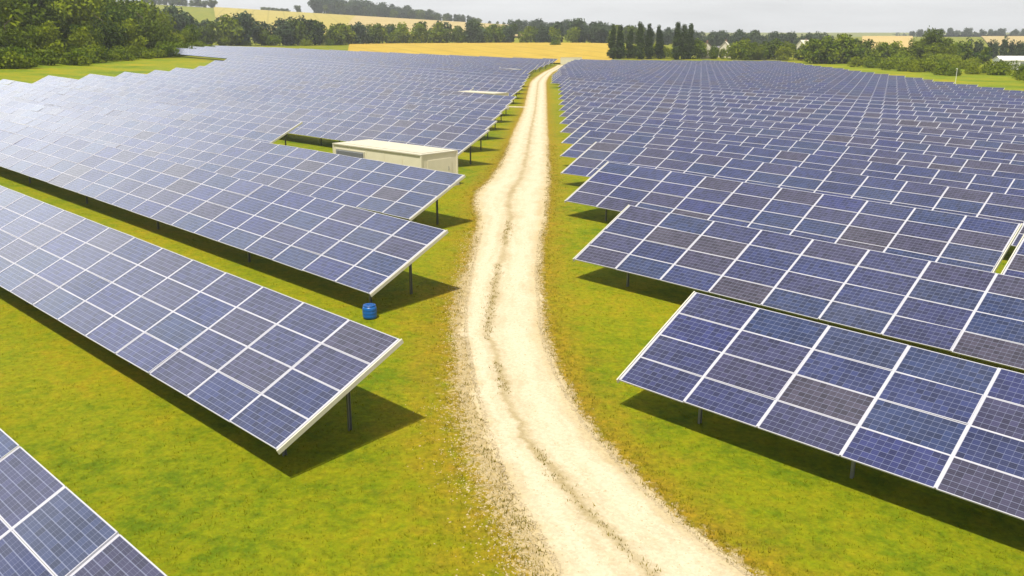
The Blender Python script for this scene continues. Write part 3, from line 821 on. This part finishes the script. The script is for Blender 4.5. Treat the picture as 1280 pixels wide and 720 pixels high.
while y < 388:
    kd = tr_rnd.choice(['bush_bright', 'bush_mid', 'bush_mid'])
    plant(kd, edge_x(y)+2+J(2.5), y, tr_rnd.uniform(.6, 1.25), 'leafy shrub at the foot of the upper left wood', 'shrubs along the wood edge', 'shrub', 'shrub')
    y += tr_rnd.uniform(5, 10)
# hedge of trees behind the crop field
tl = [(-235,500), (-180,520), (-119,575), (-79,655), (0,712), (100,712)]
def along(pts, t):
    L = [math.dist(a, b) for a, b in zip(pts, pts[1:])]; d = t*sum(L)
    for (a, b), l in zip(zip(pts, pts[1:]), L):
        if d <= l: return a[0]+(b[0]-a[0])*d/l, a[1]+(b[1]-a[1])*d/l
        d -= l
    return pts[-1]
for i in range(36):
    x, y = along(tl, (i+.5)/36)
    kd = tr_rnd.choice(['far_blue', 'far_blue', 'far_mid', 'far_mid', 'far_dark'])
    plant(kd, x+J(3), y+J(5), tr_rnd.uniform(.7, 1.1)*(1.28 if i < 8 else 1.12 if i < 14 else 1), 'rounded tree in the belt behind the golden crop field', 'tree belt behind the crop field')
for i in range(24):
    x, y = along(tl, (i+.5)/24)
    plant(tr_rnd.choice(['far_blue', 'far_dark']), x+J(5), y+16+J(6), tr_rnd.uniform(.8, 1.2), 'bluish taller tree in the rear of the far tree belt', 'tree belt behind the crop field')
for i in range(10):
    x, y = along(tl, .02+.4*i/10)
    plant('bush_bright', x+J(4), y-9+J(3), tr_rnd.uniform(.9, 1.5), 'light green shrub in front of the far tree belt', 'shrubs before the tree belt', 'shrub', 'shrub')
# poplars
for i, (px, top) in enumerate([(765,30), (774,30), (787,33), (799,26), (811,28), (823,30), (845,26), (854,29), (862,28)]):
    y = 455+3*(i % 3); x = at_px(px, y)
    zt = 10+y*math.tan(math.atan((360-top)/1103)-P0)
    plant('poplar', x, y, (zt-ground(x, y))/20, '%s slender dark poplar from the left in the tall row' % ORD[i], 'row of poplars', 'poplar_tree', 'tree', wide=.95)
for px, sc in ((778, .5), (768, .45), (805, .5), (818, .5), (858, .5), (792, .45), (830, .5), (836, .4), (870, .75), (877, .6), (890, .45), (889, .5), (901, .4)):
    plant('far_mid', at_px(px, 468), 466+J(2), sc, 'low green tree filling in around the poplar row', 'low trees by the poplars', wide=.8)
# trees right of the houses
for i in range(26):
    px = 916+i*9+J(4); y = 462+J(9)-max(0, (px-1010)*.25)
    plant(tr_rnd.choice(['far_mid', 'far_mid', 'far_dark', 'wood_bright']), at_px(px, y), y, tr_rnd.uniform(.48, .82), 'mid green tree beyond the far right field edge', 'trees beyond the right field edge')
for i in range(38):
    px = 744+i*8.7+J(4); y = 800+J(50)
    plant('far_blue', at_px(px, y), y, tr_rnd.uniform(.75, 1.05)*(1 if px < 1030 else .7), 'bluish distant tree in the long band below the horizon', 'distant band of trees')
for i in range(14):
    px = 640+i*10+J(4); y = 1000+J(40)
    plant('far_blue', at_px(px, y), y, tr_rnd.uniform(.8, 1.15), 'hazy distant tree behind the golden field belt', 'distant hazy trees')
gw = random.Random(8); lob = []
for i in range(70):
    px = 1120+i*3.2; y = 2500+gw.uniform(-60, 60); x = at_px(px, y)
    lob.append((x, y, ground(x, y)+gw.uniform(0, 8), gw.uniform(9, 16), gw.uniform(9, 17)))
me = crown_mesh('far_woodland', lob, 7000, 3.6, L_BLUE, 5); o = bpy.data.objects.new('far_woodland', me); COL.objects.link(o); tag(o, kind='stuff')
# right shrubs and single trees
for i in range(64):
    t = i/64
    y = 205+195*t+J(4); x = 145+tr_rnd.uniform(0, 1)**1.6*50+J(3)
    if x/y > .66: x = y*.6
    plant(tr_rnd.choice(['bush_bright', 'bush_bright', 'bush_mid']), x, y, tr_rnd.uniform(.7, 1.25), 'rounded green shrub on the bank beyond the right field edge', 'shrubs on the right bank', 'shrub', 'shrub')
for dx_, dy_, sc in ((0, 0, 1.02), (-6, 3, .86), (6, 2, .9), (1, 7, 1.0), (-3, -5, .7), (4, -5, .7)):
    plant('wood_mid' if dx_ else 'wood_dark', at_px(1166, 415)+dx_, 415+dy_, sc*.86, 'big broad tree clump standing out at the right skyline' , 'big clump at the right skyline')
for px, sc in ((1014,.8), (1026,.9), (1038,.85), (1050,.95), (1062,.8), (1078,.5), (1098,.5), (1118,.48), (1205,.8), (1222,.55), (1130,.6), (1194,.6)):
    plant('far_mid', at_px(px, 425), 425+J(8), sc, 'medium green tree behind the right-hand shrubs', 'trees behind the right shrubs')
for i in range(15):
    px = 1208+i*6.2+J(1.5)
    plant('conifer', at_px(px, 520), 520+J(4), tr_rnd.uniform(.8, 1.15), 'narrow dark conifer in the row behind the white barn', 'conifers behind the barn', 'conifer_tree')
for i in range(18):
    px = 1142+i*8.5+J(3); y = 1600+J(60)
    plant('far_blue', at_px(px, y), y, tr_rnd.uniform(.55, 1.0), 'tiny bluish tree on the far right horizon', 'trees on the far right horizon')
# hill top wood
for i in range(28):
    px = 396+i*7.6+J(2); y = 1490+J(12); sc = 1.75-.036*i
    plant(tr_rnd.choice(['far_blue', 'far_dark']), at_px(px, y), y, max(.5, sc*tr_rnd.uniform(.8, 1.05)), 'tree in the long dark wood on top of the hill', 'wood on the hill top')
for i in range(16):
    px = 420+i*10+J(2); y = 1520+J(12)
    plant('far_blue', at_px(px, y), y, max(.6, (1.9-.065*i)*tr_rnd.uniform(.85, 1.1)), 'taller tree at the back of the hill top wood', 'wood on the hill top')
for i in range(11):
    px = 188+i*8+J(2); y = 1440+J(15)
    plant('far_dark', at_px(px, y), y, tr_rnd.uniform(.7, 1.4), 'dark tree on the hill crest above the left wood', 'trees on the left crest')
for px in (332, 338, 344, 350, 356, 361):
    plant('far_dark', at_px(px, 1480), 1480, .42, 'small tree in the low clump on the hill crest', 'low clump on the crest', wide=1.7)
plant('far_dark', at_px(375, 1485), 1485, .85, 'lone dark tree on the hill crest between clump and wood', None)
plant('bush_mid', at_px(693, 600), 600, 1.0, 'single dark bush in the middle of the golden crop field', None, 'shrub', 'shrub')
for px in (415, 470, 530, 640-18, 612, 630):
    plant('far_dark', at_px(px, 1470), 1470, .4, 'tiny isolated tree on the straw hillside', 'isolated hillside trees')

# ------------------------------------------------------------------ grass tufts and loose stones near the camera
g = np.random.default_rng(3)
def tufts(name, pts, hmin, hmax, material, blades=4):
    n = len(pts)*blades
    P = np.repeat(pts, blades, axis=0)+np.concatenate([g.normal(0, .05, (n, 2)), np.zeros((n, 1))], 1)
    h = g.uniform(hmin, hmax, n); a = g.uniform(0, 6.28, n); w = h*g.uniform(.10, .2, n)
    lean = g.normal(0, .45, (n, 2))*h[:, None]
    side = np.stack([np.cos(a)*w, np.sin(a)*w, np.zeros(n)], 1)
    tip = P+np.concatenate([lean, h[:, None]], 1)
    V = np.stack([P-side, P+side, tip], 1).reshape(-1, 3)
    me = quads_mesh(name, V, n, None, k=3)
    o = fin(me, name, material, fattr={'rnd': np.repeat(g.random(len(pts)), blades)}); tag(o, kind='stuff')
def zed(x, y): return [(a, b, ground(a, b)) for a, b in zip(x, y)]
pts = []
while len(pts) < 26000:
    y = 12+46*g.random()**1.5; x = g.uniform(-.62, .62)*(y+3)
    l, r_ = track_edges(y)
    if l-.05 < x < r_+.05: continue
    pts.append((x, y, ground(x, y)))
tufts('grass', np.array(pts), .02, .06, BLADE)
pts = []
while len(pts) < 4200:
    y = 12+75*g.random()**1.7; l, r_ = track_edges(y)
    if g.random() < .5:
        x = l-abs(g.normal(0, .75 if y < 34 else .5))+.1
    else: x = r_+abs(g.normal(0, .55))-.08
    pts.append((x, y, ground(x, y)+.01))
for _ in range(500):
    y = 13+32*g.random(); l, r_ = track_edges(y); ce = interp([(b_, a_) for a_, b_ in CR], y)
    if math.sin(y*1.1)+math.sin(y*.43+1) < -.5: continue
    x = l+(r_-l)*ce+g.normal(0, .10); pts.append((x, y, ground(x, y)+.03))
tufts('dry_grass', np.array(pts), .03, .085, BLADE_DRY)
# loose chalk stones, mostly on the left shoulder
M_STONE = plain('chalk_stones', (.42,.345,.215), .9, 0, .3, 30)
n = 13000; SV = []
cnt = 0
while cnt < n:
    y = 13+30*g.random()**1.6; l, r_ = track_edges(y)
    q = g.random()
    if q < .62:
        reach = 1.35 if y < 23 else .75
        x = l-abs(g.normal(0, .5))*reach+.15
    elif q < .85: x = r_+abs(g.normal(0, .14))-.12
    else: x = g.uniform(l, r_)
    r0 = g.uniform(.008, .022)*(1.7 if g.random() < .06 else 1)
    z = ground(x, y)+(.03 if l < x < r_ else .0)
    a = g.uniform(0, 6.28); ca, sa = math.cos(a)*r0, math.sin(a)*r0
    t = (x, y, z+r0*g.uniform(.6, 1.0))
    ring = [(x+ca*1.3, y+sa*1.3, z), (x-sa, y+ca, z), (x-ca*1.1, y-sa*1.1, z), (x+sa*.9, y-ca*.9, z)]
    for i in range(4): SV += [ring[i], ring[(i+1) % 4], t]
    cnt += 1
me = quads_mesh('gravel', np.array(SV), len(SV)//3, None, k=3); o = fin(me, 'gravel', M_STONE); tag(o, kind='stuff')
# ------------------------------------------------------------------ summer haze
hm = bpy.data.materials.new('haze_air'); hm.use_nodes = True
hn = hm.node_tree; hn.nodes.clear()
ho = N(hn, 'ShaderNodeOutputMaterial'); pv = N(hn, 'ShaderNodeVolumePrincipled')
pv.inputs['Color'].default_value = (.92, .95, 1.0, 1); pv.inputs['Density'].default_value = .00018; pv.inputs['Anisotropy'].default_value = .2
hn.links.new(pv.outputs[0], ho.inputs['Volume'])
b = MB(); b.box(-2700, -70, -45, 3300, 4700, 120); hz_o = b.build('haze', hm); tag(hz_o, kind='stuff')
scene.cycles.max_bounces = 6
